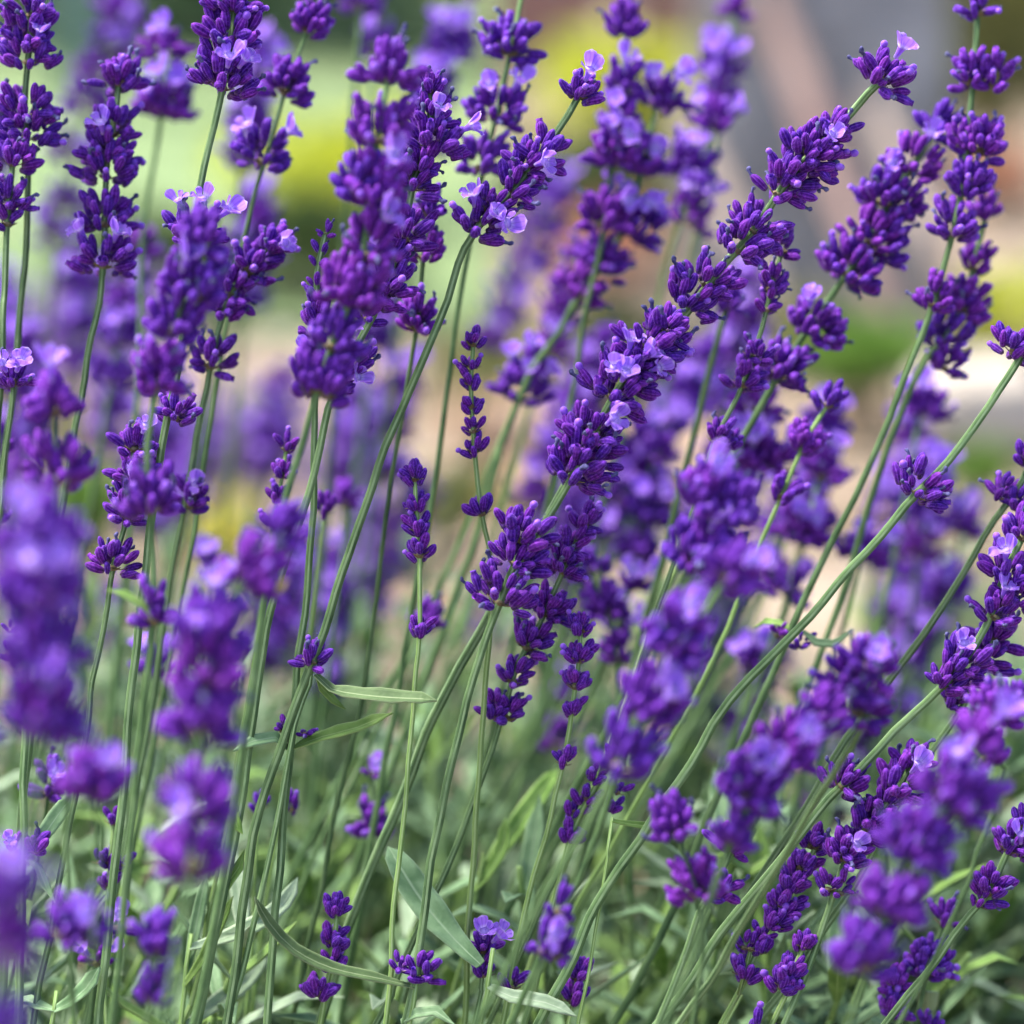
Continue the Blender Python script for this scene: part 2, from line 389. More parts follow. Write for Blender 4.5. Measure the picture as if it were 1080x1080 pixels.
def stalk(label, d, axis, whorls, leaves=(), young=False, w=8.0, bs=1.0, open_p=.012, hi=None, group=GROUP, seed=None, extend=True):
    """axis: pixels from the tip down; whorls: (x, y, width, open flowers); d: depth from the focus plane (tip, base)"""
    global STALKS; STALKS += 1
    rs = random.Random(STALKS*77 if seed is None else seed)
    d0, d1 = d if isinstance(d, tuple) else (d, d)
    if hi is None: hi = min(abs(d0), abs(d1)) <= .034
    ln = [0]
    for a, b in zip(axis, axis[1:]): ln.append(ln[-1] + math.dist(a, b))
    dep = [d0 + (d1-d0)*l/ln[-1] for l in ln]
    P = [px(x, y, dd) for (x, y), dd in zip(axis, dep)]
    # go on down to the ground, bending upright
    E = P[-1]; T = (P[-1]-P[-2]).normalized()
    if E.z > .03:
        h = Vector((T.x, T.y, 0)) * (E.z/max(.35, abs(T.z)))
        if h.length > .16: h *= .16/h.length
        h.y = max(min(h.y, .05), -.05)
        P.append(E + Vector((h.x*.62, h.y*.6, -E.z*.5))); P.append(E + Vector((h.x, h.y, -E.z - .004)))
    pts = spline(P, .006 if hi else .012)
    for p in pts[1:-1]: p += noise.noise_vector(p*55 + Vector((STALKS, 0, 0)))*.0009
    if whorls:
        i0 = min(min(range(len(pts)-3), key=lambda i: (proj(pts[i])[0]-q[0])**2 + (proj(pts[i])[1]-q[1])**2) for q in whorls)
        pts = pts[i0:]
    base = P[-1].copy(); base.z = 0
    root = empty('lavender_stalk', base); tag(root, label, 'lavender stalk', group)
    Tr = Matrix.Translation(-base)
    rad = w*(.60 if d0 > -.05 else .47)*K*FOC/1080
    me = stem_mesh([p - base for p in pts], rad*.74, rad, young, hi)
    link('stem', me, root)
    if young:                                        # half-formed tiers between close ones
        ws = sorted(whorls, key=lambda q: q[1]); more = []
        for a, b in zip(ws, ws[1:]):
            if 11 < math.dist(a[:2], b[:2]) < 34: more.append(((a[0]+b[0])/2 + rs.uniform(-2, 2), (a[1]+b[1])/2, (a[2]+b[2])/2*.8, 0))
        whorls = list(whorls) + more
    for wh in whorls:
        x, y, wd = wh[:3]; dd = d0
        nopen = wh[3] if len(wh) > 3 else (1 if rs.random() < open_p*4 and not young else 0)
        # nearest point of the curve seen in the picture
        best = min(range(len(pts)-1), key=lambda i: (proj(pts[i])[0]-x)**2 + (proj(pts[i])[1]-y)**2)
        D = (pts[best]-CAM).dot(FWD)
        wpx = wd*D/FOC
        if d0 < -.04: wpx *= 1.1
        elif .034 < d0 < .15: wpx *= 1.1
        wpx *= rs.uniform(.94, 1.1)*(1.12 if hi and not young else 1.04)
        s = min(bs*(1.12 if wpx > 66 else 1)*rs.uniform(.92, 1.06), max(.5, wpx/46)) if not young else min(.95, max(.76, wpx/44))*bs
        L = BUDL*s
        r0 = min(1.0, max(.13, wpx/(44*s) - .84))
        n = int(round(10 + r0*19)) if wpx > 46 else max(2, int(round(wpx/4.9)))
        if d0 < -.04: n = int(n*1.25); nopen = min(nopen, 1)
        elif d0 > .1: nopen += rs.choice((0, 1, 1, 2))
        if young: n = max(3, int(round(wpx/5.2))) if wpx < 42 else int(n*.72)
        tg = (pts[max(best-1, 0)] - pts[min(best+2, len(pts)-1)]).normalized()
        pos = pts[best] - tg*(L*(.42 if best else .2))
        side = px(x, y, D-FOC) - pts[best]; side -= tg*side.dot(tg)
        if side.length > 0.0015: pos = pos + side*.75
        Mw = Tr @ Matrix.Translation(pos) @ frame(tg, rs.uniform(0, 6.28)) @ Matrix.Scale(L, 4)
        style = 'young' if young else 'old'
        if hi:
            wo = link('flower_whorl', rs.choice(BRACT_ME), root, Mw)
            lay = whorl_layout(rs, n, r0, best == 0, young)
            for p, dr, sc, outer in lay:
                link('bud', rs.choice(BUD_ME[pick_kind(rs, style)]), wo, Matrix.Translation(p) @ frame(dr, rs.uniform(0, 6)) @ (Matrix.Diagonal((sc*1.12, sc*1.12, sc*1.02, 1)) if young else Matrix.Scale(sc, 4)))
        else:
            wo = link('flower_whorl', merged_whorl(n, r0, style, rs, best == 0), root, Mw @ Matrix.Diagonal((1, 1, 1.35 if d0 < -.04 else 1.12, 1)))
        # open corollas, mostly on the side that shows
        inv = (root.matrix_basis @ Mw).to_3x3().inverted()
        vw = (inv @ (CAM - pos)).normalized()
        va = math.atan2(vw.y, vw.x)
        for k in range(nopen):
            a = va + (k-(nopen-1)/2)*rs.uniform(.75, 1.15) + rs.uniform(-.45, .45)
            tilt = math.radians(rs.uniform(30, 62))
            dr = Vector((math.sin(tilt)*math.cos(a), math.sin(tilt)*math.sin(a), math.cos(tilt)))
            p = dr*(.95 + r0*.8) + Vector((0, 0, .1))
            link('open_flower', rs.choice(COR_ME), wo, Matrix.Translation(p) @ frame(dr, rs.uniform(0, 6.28)) @ Matrix.Scale(rs.uniform(1.05, 1.4)/max(s, .8), 4))
    for lf in leaves:
        lp, lw = lf[0], lf[1]; fresh = len(lf) > 2 and lf[2] is True; dark = len(lf) > 2 and lf[2] == 'dark'; yel = len(lf) > 2 and lf[2] == 'yellow'
        D0 = lf[3] if len(lf) > 3 else None
        y0 = lp[0][1]
        best = min(range(len(pts)-1), key=lambda i: (proj(pts[i])[0]-lp[0][0])**2 + (proj(pts[i])[1]-lp[0][1])**2)
        dd = (pts[best]-CAM).dot(FWD) - FOC
        dv = D0 if D0 is not None else rs.uniform(-.012, .012)
        LP = [px(a, b, dd + dv*i/(len(lp)-1)) for i, (a, b) in enumerate(lp)]
        LP = spline(LP, .004)
        nr = (CAM - LP[0]).normalized() + (Vector((.15, 0, .25)) if lw > 21 else Vector((rs.uniform(-.3, .3), 0, rs.uniform(.5, 1.4))))
        mb = leaf_mb([p - base for p in LP], lw*.9*K*FOC/1080, nr, .55, .07, seed=STALKS)
        lo = link('leaf', mb.mesh('leaf', [M_YEL if yel else M_LEAF_Y if fresh else M_LEAF_D if dark else rs.choice((M_LEAF, M_LEAF_P))]), root)
        if yel: lo['label'] = 'tiny yellowed leaf'
    return root
def proj(p):
    v = p - CAM; D = v.dot(FWD)
    return (540 + v.dot(RGT)/(K*D)*1080, 540 - v.dot(UPV)/(K*D)*1080)
# ------------------------------------------------------------------ ground and the garden behind
def sheet(name, x0, x1, y0, y1, nx, ny, fz, mat, kind='structure'):
    mb = MB(); V = []; F = []
    for j in range(ny+1):
        for i in range(nx+1):
            x = x0 + (x1-x0)*i/nx; y = y0 + (y1-y0)*j/ny; V.append((x, y, fz(x, y)))
    for j in range(ny):
        for i in range(nx):
            a = j*(nx+1)+i; F.append((a, a+1, a+nx+2, a+nx+1))
    mb.add(V, F, 0); return tag(link(name, mb.mesh(name, [mat])), kind=kind)
M_GROUND = noise_mat('sandy_soil', [(.25, (.15, .12, .07)), (.5, (.25, .20, .15)), (.75, (.33, .28, .21))], 5, .95, 9, bump=.6, bscale=40)
def gz(x, y): return .012*noise.noise(Vector((x*3, y*3, 0))) - .016
sheet('ground', -60, 60, -20, 100, 120, 120, lambda x, y: -.035, M_GROUND)
sheet('soil_bed', -1.6, 1.6, -1.2, 4.6, 90, 150, gz, noise_mat('raked_soil', [(.32, (.06, .05, .03)), (.48, (.20, .155, .11)), (.70, (.36, .285, .215))], 4.5, .95, 9, bump=.7, bscale=50))
M_LAWN = noise_mat('short_lawn', [(.3, (.09, .14, .05)), (.55, (.16, .23, .10)), (.75, (.23, .28, .14))], 5, .9, 8, bump=.6, bscale=90)
ga, gb = ground_at(0, 345), ground_at(0, -40)
sheet('lawn', -1.4, -.02, ga.y, gb.y + .5, 40, 60, lambda x, y: gz(x, y)*.4 + .004, M_LAWN)
def rock(label, x, y, wd, hh, dp, mat, seed, flat=.5, cat='stone', name='stone', tilt=0):
    g = ground_at(x, y); D = (g-CAM).dot(FWD); W = wd/1080*K*D; H = hh/1080*K*D/math.cos(PITCH)
    rs = random.Random(seed); mb = MB(); n1, n2 = 28, 18; V = []; F = []
    for j in range(n2+1):
        th = PI*j/n2
        for i in range(n1):
            a = 2*PI*i/n1
            d = Vector((math.sin(th)*math.cos(a), math.sin(th)*math.sin(a), math.cos(th)))
            q = Vector([math.copysign(abs(c)**flat, c) for c in d])
            f = 1 + .16*noise.noise(d*1.6 + Vector((seed, 0, 0))) + .06*noise.noise(d*5 + Vector((0, seed, 0)))
            V.append((q.x*W/2*f, q.y*dp/2*f, q.z*H/2*f + H*.42))
    for j in range(n2):
        for i in range(n1):
            F.append((j*n1+i, (j+1)*n1+i, (j+1)*n1+(i+1) % n1, j*n1+(i+1) % n1))
    mb.add(V, F, 0)
    o = link(name, mb.mesh(name, [mat])); o.location = (g.x, g.y + dp*.35, 0); o.rotation_euler = (0, tilt, rs.uniform(-.3, .3))
    return tag(o, label, cat, 'stones on the soil')
M_ROCK_T = noise_mat('tan_rock', [(.3, (.26, .17, .10)), (.5, (.42, .29, .19)), (.7, (.52, .40, .30))], 14, .9, 7, bump=.7, bscale=50)
M_ROCK_C = noise_mat('cream_rock', [(.3, (.36, .31, .25)), (.7, (.50, .45, .38))], 12, .9, 6, bump=.5, bscale=50)
M_SLAB = noise_mat('grey_slab', [(.25, (.13, .125, .13)), (.5, (.22, .215, .22)), (.8, (.33, .32, .32))], 9, .9, 8, bump=.6, bscale=40)
rock('tan flat rock with a dark shaded underside, behind the lone pale-stemmed cluster', 545, 470, 150, 55, .09, M_ROCK_T, 3)
rock('brown rock lying lower than the tan flat rock, mid picture', 600, 545, 130, 45, .08, M_ROCK_T, 5)
rock('brown stone behind the blurred violet mass, right of the other two brown ones', 700, 520, 120, 60, .09, M_ROCK_T, 8)
rock('cream white rock at the right, behind the longest bare stem', 1035, 468, 150, 78, .11, M_ROCK_C, 12)
# grey slab, upper right
def slab(label, xl, xr, yb, height, thick, mat):
    a, b = ground_at(xl, yb), ground_at(xr, yb); W = (b-a).length; mb = MB(); nx, nz = 16, 24; V = []; F = []
    for s in (0, 1):
        for j in range(nz+1):
            for i in range(nx+1):
                u, v = i/nx-.5, j/nz
                f = .012*noise.noise(Vector((u*5, v*6, s*9)))
                V.append((u*W*(1 - .12*v*v) + .012*noise.noise(Vector((v*5, s, u > 0)))*(abs(u) > .4), s*thick + (f if s else -f) + v*.08, v*height*(1 - .1*abs(u)**2)))
    m = (nx+1)*(nz+1)
    for j in range(nz):
        for i in range(nx):
            q = j*(nx+1)+i; F += [(q, q+1, q+nx+2, q+nx+1), (m+q+nx+1, m+q+nx+2, m+q+1, m+q)]
    rim = [i for i in range(nx+1)] + [j*(nx+1)+nx for j in range(1, nz+1)] + [nz*(nx+1)+i for i in range(nx-1, -1, -1)] + [j*(nx+1) for j in range(nz-1, 0, -1)]
    for k in range(len(rim)):
        p, q = rim[k], rim[(k+1) % len(rim)]; F.append((p, m+p, m+q, q))
    mb.add(V, F, 0); o = link('stone_slab', mb.mesh('stone_slab', [mat])); o.location = ((a+b)/2) + Vector((0, 0, -.02)); return tag(o, label, 'stone slab')
slab('tall weathered grey stone slab standing at the upper right', 728, 1004, 345, .62, .07, M_SLAB)
# dry strap leaves leaning on the slab
M_STRAP = noise_mat('dry_leaf_tan', [(.3, (.25, .19, .15)), (.7, (.36, .29, .24))], 30, .85, 4)
M_STRAP_R = noise_mat('dry_leaf_reddish', [(.3, (.22, .14, .12)), (.7, (.32, .22, .18))], 30, .85, 4)
def strap(label, x0, y0, x1, y1, wd, mat, R=3.02):
    P = [px(x0 + (x1-x0)*t, y0 + (y1-y0)*t, R - FOC + .10*(1-t)) for t in (0, .33, .66, 1)]
    g = P[-1].copy(); P.append(Vector((g.x + (P[-1].x-P[-2].x)*.8, g.y - .02, -.01)))
    P = spline(P, .02); mb = leaf_mb(P[::-1], wd/1080*K*R, Vector((0, -1, .3)), .15, .05, 4, .002)
    o = link('dry_strap_leaf', mb.mesh('dry_strap_leaf', [mat])); return tag(o, label, 'dry leaf', 'dry leaves leaning on the slab')
strap('longest reddish dry strap leaf lying across the grey slab', 800, -30, 935, 330, 34, M_STRAP_R)
strap('pale tan dry strap leaf at the left side of the slab', 706, 90, 815, 320, 26, M_STRAP)
strap('short pale dry strap leaf at the right side of the slab', 915, 90, 985, 260, 26, M_STRAP)
# shrubs: many small leaf faces on short twigs
def shrub(label, x, yb, wd, ht, mat, seed, leaf=.014, n=900, name='shrub', cat='shrub', flower=None, group='low shrubs behind the lavender', dp=1.0, push=0):
    g = ground_at(x, yb); D = (g-CAM).dot(FWD); W = wd/1080*K*D; H = ht/1080*K*D/math.cos(PITCH)
    rs = random.Random(seed); o = empty(name, Vector((g.x, g.y + push, 0))); tag(o, label, cat, group)
    mb = MB(); tw = MB()
    cl = [(Vector((rs.uniform(-.36, .36)*W, rs.uniform(-.36, .36)*W*dp, H*rs.uniform(.35, .82))), rs.uniform(.16, .30)) for _ in range(14)]
    for c, r in cl:
        top = c; b = Vector((c.x*.15, c.y*.15, -.01)); mid = (b+top)/2 + Vector((c.x*.1, 0, 0))
        pts = spline([b, mid, top], H*.12)
        for p, q in zip(pts, pts[1:]):
            m = frame(q-p); m.translation = p
            lathe(tw, [(0, .0022), ((q-p).length, .0018)], 5, 0, M=m)
    for k in range(n):
        c, r = rs.choice(cl); d = Vector((rs.gauss(0, 1), rs.gauss(0, 1), rs.gauss(0, 1))).normalized()
        p = c + Vector((d.x*W*r, d.y*W*r*dp, d.z*H*r))*rs.uniform(.35, 1.0)
        if p.z < .004: p.z = abs(p.z) + .006
        m = frame((d + Vector((0, 0, .5)) + Vector((rs.uniform(-.6, .6), rs.uniform(-.6, .6), rs.uniform(-.3, .5)))).normalized(), rs.uniform(0, 6)); m.translation = p
        l = leaf*rs.uniform(.6, 1.25); wv = l*.3
        V = [(0, 0, 0), (wv, l*.12, l*.35), (0, -l*.04, l*.45), (-wv, l*.12, l*.35), (wv*.8, l*.1, l*.7), (0, -l*.05, l*.75), (-wv*.8, l*.1, l*.7), (0, 0, l)]
        mb.add(V, [(0, 1, 2), (0, 2, 3), (1, 4, 5, 2), (2, 5, 6, 3), (4, 7, 5), (5, 7, 6)], 1 if (flower and rs.random() < flower[1]) else 0, None, m)
    link('foliage', mb.mesh('foliage', [mat] + ([flower[0]] if flower else [])), o); link('twigs', tw.mesh('twigs', [M_BRACT]), o); return o
M_LIME = noise_mat('lime_leaf', [(.3, (.42, .47, .035)), (.7, (.66, .68, .09))], 20, .6, trans=.3)
M_DKG = noise_mat('dark_green_leaf', [(.3, (.035, .06, .015)), (.7, (.08, .13, .035))], 20, .55, trans=.25)
M_MIDG = noise_mat('mid_green_leaf', [(.3, (.12, .24, .035)), (.7, (.22, .36, .07))], 20, .55, trans=.3)
M_SAGE = noise_mat('sage_leaf', [(.3, (.14, .22, .10)), (.7, (.25, .34, .19))], 12, .7, trans=.25)
M_YEL = noise_mat('yellow_petal', [(.3, (.70, .62, .06)), (.7, (.85, .80, .18))], 20, .6, trans=.3)
M_SALM = noise_mat('salmon_petal', [(.3, (.60, .28, .19)), (.7, (.78, .46, .34))], 20, .6, trans=.3)
M_OLIVE = noise_mat('olive_leaf', [(.3, (.16, .17, .06)), (.7, (.28, .28, .10))], 12, .7, trans=.25)
M_PURP = noise_mat('far_violet_petal', [(.3, (.22, .09, .42)), (.7, (.48, .28, .68))], 12, .7, trans=.25)
shrub('lime yellow shrub at the top, left of the grey slab', 668, 195, 210, 150, M_LIME, 21, .02, 1500)
shrub('dark green shrub below the lime one, behind the five-cluster stem', 618, 262, 190, 110, M_DKG, 22, .016, 1300)
shrub('lime yellow shrub behind the evenly tiered spike, upper left', 350, 240, 210, 120, M_LIME, 23, .018, 1300)
shrub('long dark green shrub under the left lime one', 330, 320, 260, 95, M_DKG, 24, .016, 1500)
shrub('dark green shrub behind the soft left spikes', 165, 320, 190, 90, M_DKG, 241, .016, 1200)
shrub('dark olive shrub behind the pale-stemmed clusters, centre', 565, 442, 230, 95, M_OLIVE, 25, .012, 1300)
shrub('green shrub between the diagonal spike and the blurred mass', 735, 470, 110, 100, M_DKG, 26, .012, 800)
shrub('bright green shrub behind the parallel stems at right', 902, 440, 110, 95, M_MIDG, 27, .018, 500)
shrub('bright lime shrub at the right edge above the cream rock', 1070, 372, 150, 100, M_LIME, 28, .014, 800)
shrub('dark leafy shrub on the soil behind the big leaning spike', 640, 420, 150, 80, M_DKG, 51, .014, 900)
shrub('olive shrub low behind the sharp diagonal stem, middle', 470, 560, 110, 60, M_OLIVE, 52, .012, 600)
shrub('grey-green shrub filling the ground behind the right slanting stems', 985, 690, 170, 80, M_SAGE, 53, .010, 700)
shrub('dark shrub at the foot of the grey slab', 830, 385, 150, 66, M_OLIVE, 54, .014, 800)
shrub('small bright green shrub in front of the cream rock', 1030, 530, 60, 60, M_MIDG, 29, .012, 260)
shrub('low salmon flowered clump behind the centre spike', 632, 300, 95, 75, M_DKG, 30, .014, 900, 'flower_clump', 'flower clump', (M_SALM, .75))
shrub('orange flowered clump right of the slab', 1052, 225, 80, 66, M_OLIVE, 31, .016, 800, 'flower_clump', 'flower clump', (M_SALM, .7))
shrub('yellow flowered clump low behind the left stems', 226, 592, 74, 62, M_MIDG, 32, .010, 360, 'flower_clump', 'flower clump', (M_YEL, .85))
shrub('yellow flowered clump at the left edge', 26, 510, 70, 90, M_SAGE, 33, .010, 420, 'flower_clump', 'flower clump', (M_YEL, .7))
shrub('bright green low plant between the left stems', 92, 590, 90, 90, M_MIDG, 34, .014, 340)
shrub('olive brown shrub at the right edge of the slab', 1040, 190, 130, 260, M_OLIVE, 35, .03, 1400)
shrub('violet flowered drift behind the left stems', 275, 560, 200, 130, M_SAGE, 36, .010, 1500, 'flower_clump', 'flower clump', (M_PURP, .62))
shrub('violet flowered drift at the far left', 95, 450, 220, 150, M_SAGE, 37, .012, 1500, 'flower_clump', 'flower clump', (M_PURP, .6))
# pale hedge, brick pillars and post at the back
def hedge(label, xl, xr, yb, height, mat, seed, n):
    a, b = ground_at(xl, yb), ground_at(xr, yb); W = (b-a).length; rs = random.Random(seed); mb = MB()
    for k in range(n):
        p = Vector((rs.uniform(-.5, .5)*W, rs.uniform(0, .35), rs.uniform(.0, height)))
        m = frame(Vector((rs.uniform(-1, 1), rs.uniform(-1, .3), rs.uniform(-.2, 1))), rs.uniform(0, 6)); m.translation = p
        l = rs.uniform(.025, .05); v = l*.32
        mb.add([(0, 0, 0), (v, .1*l, l*.5), (0, 0, l), (-v, .1*l, l*.5)], [(0, 1, 2, 3)], 0, None, m)
    tw = MB()
    for k in range(int(W*10)):
        x = rs.uniform(-.48, .48)*W; lathe(tw, [(-.02, .006), (height*.9, .003)], 6, 0, M=Matrix.Translation((x, rs.uniform(.08, .28), 0)) @ Matrix.Rotation(rs.uniform(-.1, .1), 4, 'Y'))
    o = empty('hedge', (a+b)/2); tag(o, label, 'hedge')
    link('foliage', mb.mesh('foliage', [mat]), o); link('twigs', tw.mesh('twigs', [M_BRACT]), o); return o
hedge('pale sage green hedge filling the upper left background', -60, 470, 60, .75, M_SAGE, 41, 9000)
M_BRICK = noise_mat('red_brown_brick', [(.3, (.24, .10, .08)), (.7, (.36, .18, .15))], 6, .9, 6, bump=.4)
M_MORTAR = noise_mat('mortar', [(.3, (.30, .24, .21)), (.7, (.40, .33, .30))], 20, .9)
def brick_pillar(label, xl, xr, yb, courses, mat):
    a, b = ground_at(xl, yb), ground_at(xr, yb); W = (b-a).length; h = .07; mb = MB(); mo = MB()
    def bx(mb, x0, x1, y0, y1, z0, z1, c=.003):
        V = [(x, y, z) for z in (z0, z1) for y in (y0, y1) for x in (x0, x1)]
        mb.add(V, [(0, 2, 3, 1), (4, 5, 7, 6), (0, 1, 5, 4), (2, 6, 7, 3), (0, 4, 6, 2), (1, 3, 7, 5)], 0)
    for k in range(courses):
        off = (k % 2)*.5; bw = W/2
        for i in range(3):
            x0 = max(-W/2, -W/2 + (i-off)*bw + .004); x1 = min(W/2, -W/2 + (i+1-off)*bw - .004)
            if x1 - x0 > .01: bx(mb, x0, x1, 0, W*.8, k*h + .004, (k+1)*h - .004)
    bx(mo, -W/2+.006, W/2-.006, .006, W*.8-.006, -.03, courses*h - .006)
    o = empty('brick_pillar', (a+b)/2); tag(o, label, 'brick pillar', 'brick pillars at the back')
    link('bricks', mb.mesh('bricks', [mat], False), o); link('mortar', mo.mesh('mortar', [M_MORTAR], False), o)
brick_pillar('wider red-brown brick pillar at the top, left of the dark gap', 520, 640, 72, 10, M_BRICK)
brick_pillar('narrower red-brown brick pillar at the top, right of the dark gap', 662, 738, 72, 10, M_BRICK)
hedge('dark hedge seen in the gap between the brick pillars and behind the slab', 470, 1140, -20, .8, M_DKG, 43, 9000)
M_POST = noise_mat('teal_post', [(.3, (.10, .16, .17)), (.7, (.18, .25, .26))], 10, .8, stretch=(1, 1, .1))
def post(label, x, yb, wd, h, mat, cap=True):
    g = ground_at(x, yb); D = (g-CAM).dot(FWD); r = wd/1080*K*D/2; mb = MB()
    lathe(mb, [(-.03, r), (h*.5, r*.98), (h, r*.96)], 24, 0)
    o = empty('garden_post', g); tag(o, label, 'garden post'); link('shaft', mb.mesh('shaft', [mat]), o)
    c = MB(); lathe(c, [(h+.002, r*1.15), (h+.02, r*1.15), (h+.04, r*.6), (h+.045, r*.1)], 24, 0); link('cap', c.mesh('cap', [mat]), o)
post('thick teal grey post in front of the pale hedge, top left', 88, 110, 56, .7, M_POST)
# pebbles: nobody could count them
pb = MB(); rs = random.Random(5)
for k in range(2600):
    x = rs.uniform(-.9, .9); y = rs.uniform(.35, 3.6); r = rs.uniform(.003, .011)*(1 + (rs.random() > .97)*1.2)
    m = Matrix.Translation((x, y, gz(x, y) + r*.25)) @ Matrix.Rotation(rs.uniform(0, 6), 4, 'Z') @ Matrix.Diagonal((r*rs.uniform(.8, 1.5), r, r*.6, 1))
    V = []; 
    for j in range(5):
        th = PI*j/4
        for i in range(7): V.append((math.sin(th)*math.cos(i*PI*2/7), math.sin(th)*math.sin(i*PI*2/7), math.cos(th)))
    F = [(j*7+i, (j+1)*7+i, (j+1)*7+(i+1) % 7, j*7+(i+1) % 7) for j in range(4) for i in range(7)]
    pb.add(V, F, rs.choice((0, 0, 1)), None, m)
tag(link('pebbles', pb.mesh('pebbles', [M_ROCK_T, M_ROCK_C])), kind='stuff')
# ------------------------------------------------------------------ leafy base of the lavender: a mass of shoots
def leafy_mass(n, seed, xr, yr, hr, keep=None):
    rs = random.Random(seed); lm = MB()
    for k in range(n):
        x = rs.uniform(*xr); y = rs.uniform(*yr); h = rs.uniform(*hr)
        lean = Vector((rs.uniform(-.15, .45), rs.uniform(-.25, .25), 1)).normalized()
        b = Vector((x, y, -.01)); top = b + lean*h
        pts = spline([b, b + Vector((lean.x*h*.3, lean.y*h*.3, h*.5)), top], .02)
        for p, q in zip(pts, pts[1:]):
            m = frame(q-p); m.translation = p
            lathe(lm, [(0, .0013), ((q-p).length, .0012)], 5, 2, M=m)
        np_ = int(h/.019)
        for j in range(np_):
            t = .30 + .70*j/np_; p = b.lerp(top, t); p.x += lean.x*h*.12*math.sin(t*PI)*-1
            a0 = j*PI/2 + rs.uniform(-.3, .3)
            for s in (0, PI):
                a = a0 + s; ln = rs.uniform(.030, .054)*(1 - .35*max(0, t-.75)/.25); up = rs.uniform(.5, 1.3)
                d = Vector((math.cos(a), math.sin(a), up)).normalized(); e = (d + Vector((0, 0, rs.uniform(-1.0, .7)))).normalized()
                LP = [p, p + d*ln*.35, p + d*ln*.6 + e*ln*.12, p + d*ln*.6 + e*ln*.42]
                nr = Vector((-math.cos(a)*.6, -math.sin(a)*.6, 1)).normalized()
                q = leaf_mb(LP, rs.uniform(.0044, .0076), nr, .5, .03, k, .0003)
                mi = rs.choice((0, 0, 0, 1, 3))
                lm.v += q.v; o = len(lm.v)-len(q.v); lm.uv += q.uv
                lm.f += [tuple(i+o for i in f) for f in q.f]; lm.mi += [mi]*len(q.f)
    return lm
lm = leafy_mass(370, 3, (-.38, .32), (-.02, .50), (.16, .285))
tag(link('lavender_foliage', lm.mesh('lavender_foliage', [M_LEAF, M_LEAF_Y, M_YOUNG_D, M_LEAF_P])), kind='stuff')
# ------------------------------------------------------------------ the lavender stalks, upper left
stalk('dense dark violet spike cut by the left edge at the top, one lilac flower', (.02, .05),
      [(34,-12),(30,60),(27,115),(30,170),(26,260),(19,365),(4,490),(-10,640)],
      [(34,8,62),(26,42,78),(30,62,66,1),(27,112,80),(24,128,66)])
stalk('short violet spike half outside the left edge, beneath the dense dark one', .02,
      [(14,150),(10,210),(6,300),(0,420)], [(14,172,62),(12,206,58),(6,232,40)])
stalk('loose upright violet spike with lilac flowers flanking its lowest cluster, upper left', (.035,.02),
      [(126,40),(123,110),(114,180),(111,230),(108,300),(88,402),(63,544),(40,700),(30,800)],
      [(125,76,52),(126,92,44),(122,130,58),(113,156,70,1),(112,190,74),(111,226,64),(110,274,74,2)], w=8)
stalk('hazy far spike leaning right above the loose spike at upper left', (.32,.42),
      [(130,-15),(118,45),(95,110),(75,190),(55,280),(40,420)],
      [(126,10,58),(117,45,64),(104,78,62),(92,118,70),(82,160,76),(72,205,72),(58,250,72)])
stalk('soft violet spike ending in a broad lilac flower tier on a pale stem, upper left', .14,
      [(172,55),(172,110),(166,150),(150,250),(148,380),(135,560)], [(172,72,58),(165,98,44),(176,118,76,3),(184,128,50)])
stalk('tall sharp stem with a lone lilac-topped cluster well below its dark spike', 0,
      [(248,-20),(240,60),(230,112),(212,195),(208,240),(190,370),(168,500),(146,660),(128,860),(104,1085)],
      [(247,0,64),(243,20,66),(241,44,70),(233,58,52),(233,92,78,2),(210,236,72,3),(187,442,54)], w=8.5)
stalk('slender spike of evenly spaced violet tiers leaning right, pale green behind it, upper left', .055,
      [(344,-15),(328,25),(304,90),(282,163),(270,195),(254,265),(235,360),(205,560)],
      [(342,2,40),(327,28,48),(314,56,50),(304,84,54),(294,118,56),(276,160,64,2)], young=False, w=6)
stalk('violet spike leaning right, a lone tier far down its stem, below the evenly tiered one', (.03,.05),
      [(304,232),(268,278),(246,305),(225,370),(217,410),(174,650),(150,800)],
      [(297,252,44),(283,264,40),(266,276,54),(248,298,58),(237,318,50),(222,384,62),(204,520,46,1)], w=7.5)
stalk('near blurred spike with a pale stem crossing the sharp tall stem, left', (-.075,-.06),
      [(210,258),(184,345),(165,400),(156,470),(158,530),(163,650),(150,745),(118,1085)],
      [(206,272,62),(183,303,46),(207,322,68),(182,352,66),(166,398,66),(158,425,50),(153,504,68),(163,655,44)],
      leaves=[([(163,655),(150,640),(130,628),(112,622)],12,True)], w=9.5)
stalk('sharp short violet spike with small open flowers at left, under the near blurred one', 0,
      [(146,440),(140,500),(130,560),(121,592),(112,640),(98,718),(80,840)],
      [(143,470,56,1),(150,498,60),(134,520,50,1),(134,545,54),(127,582,58)], w=6.5)
stalk('lone open lilac cluster touching the left edge on a thin stem', .012, [(12,362),(14,400),(10,440),(3,500),(-12,620)], [(12,388,50,2)], w=6)
stalk('small dark cluster cut off by the left edge below the lone lilac one', .06, [(-2,470),(-3,540),(-6,700)], [(-1,500,40),(-2,520,40)])
stalk('two broad hazy near tiers beside the long sloping stem at the left', -.09,
      [(66,385),(58,430),(60,500),(62,620)], [(58,420,64,1),(60,440,50),(60,494,76)], w=7)
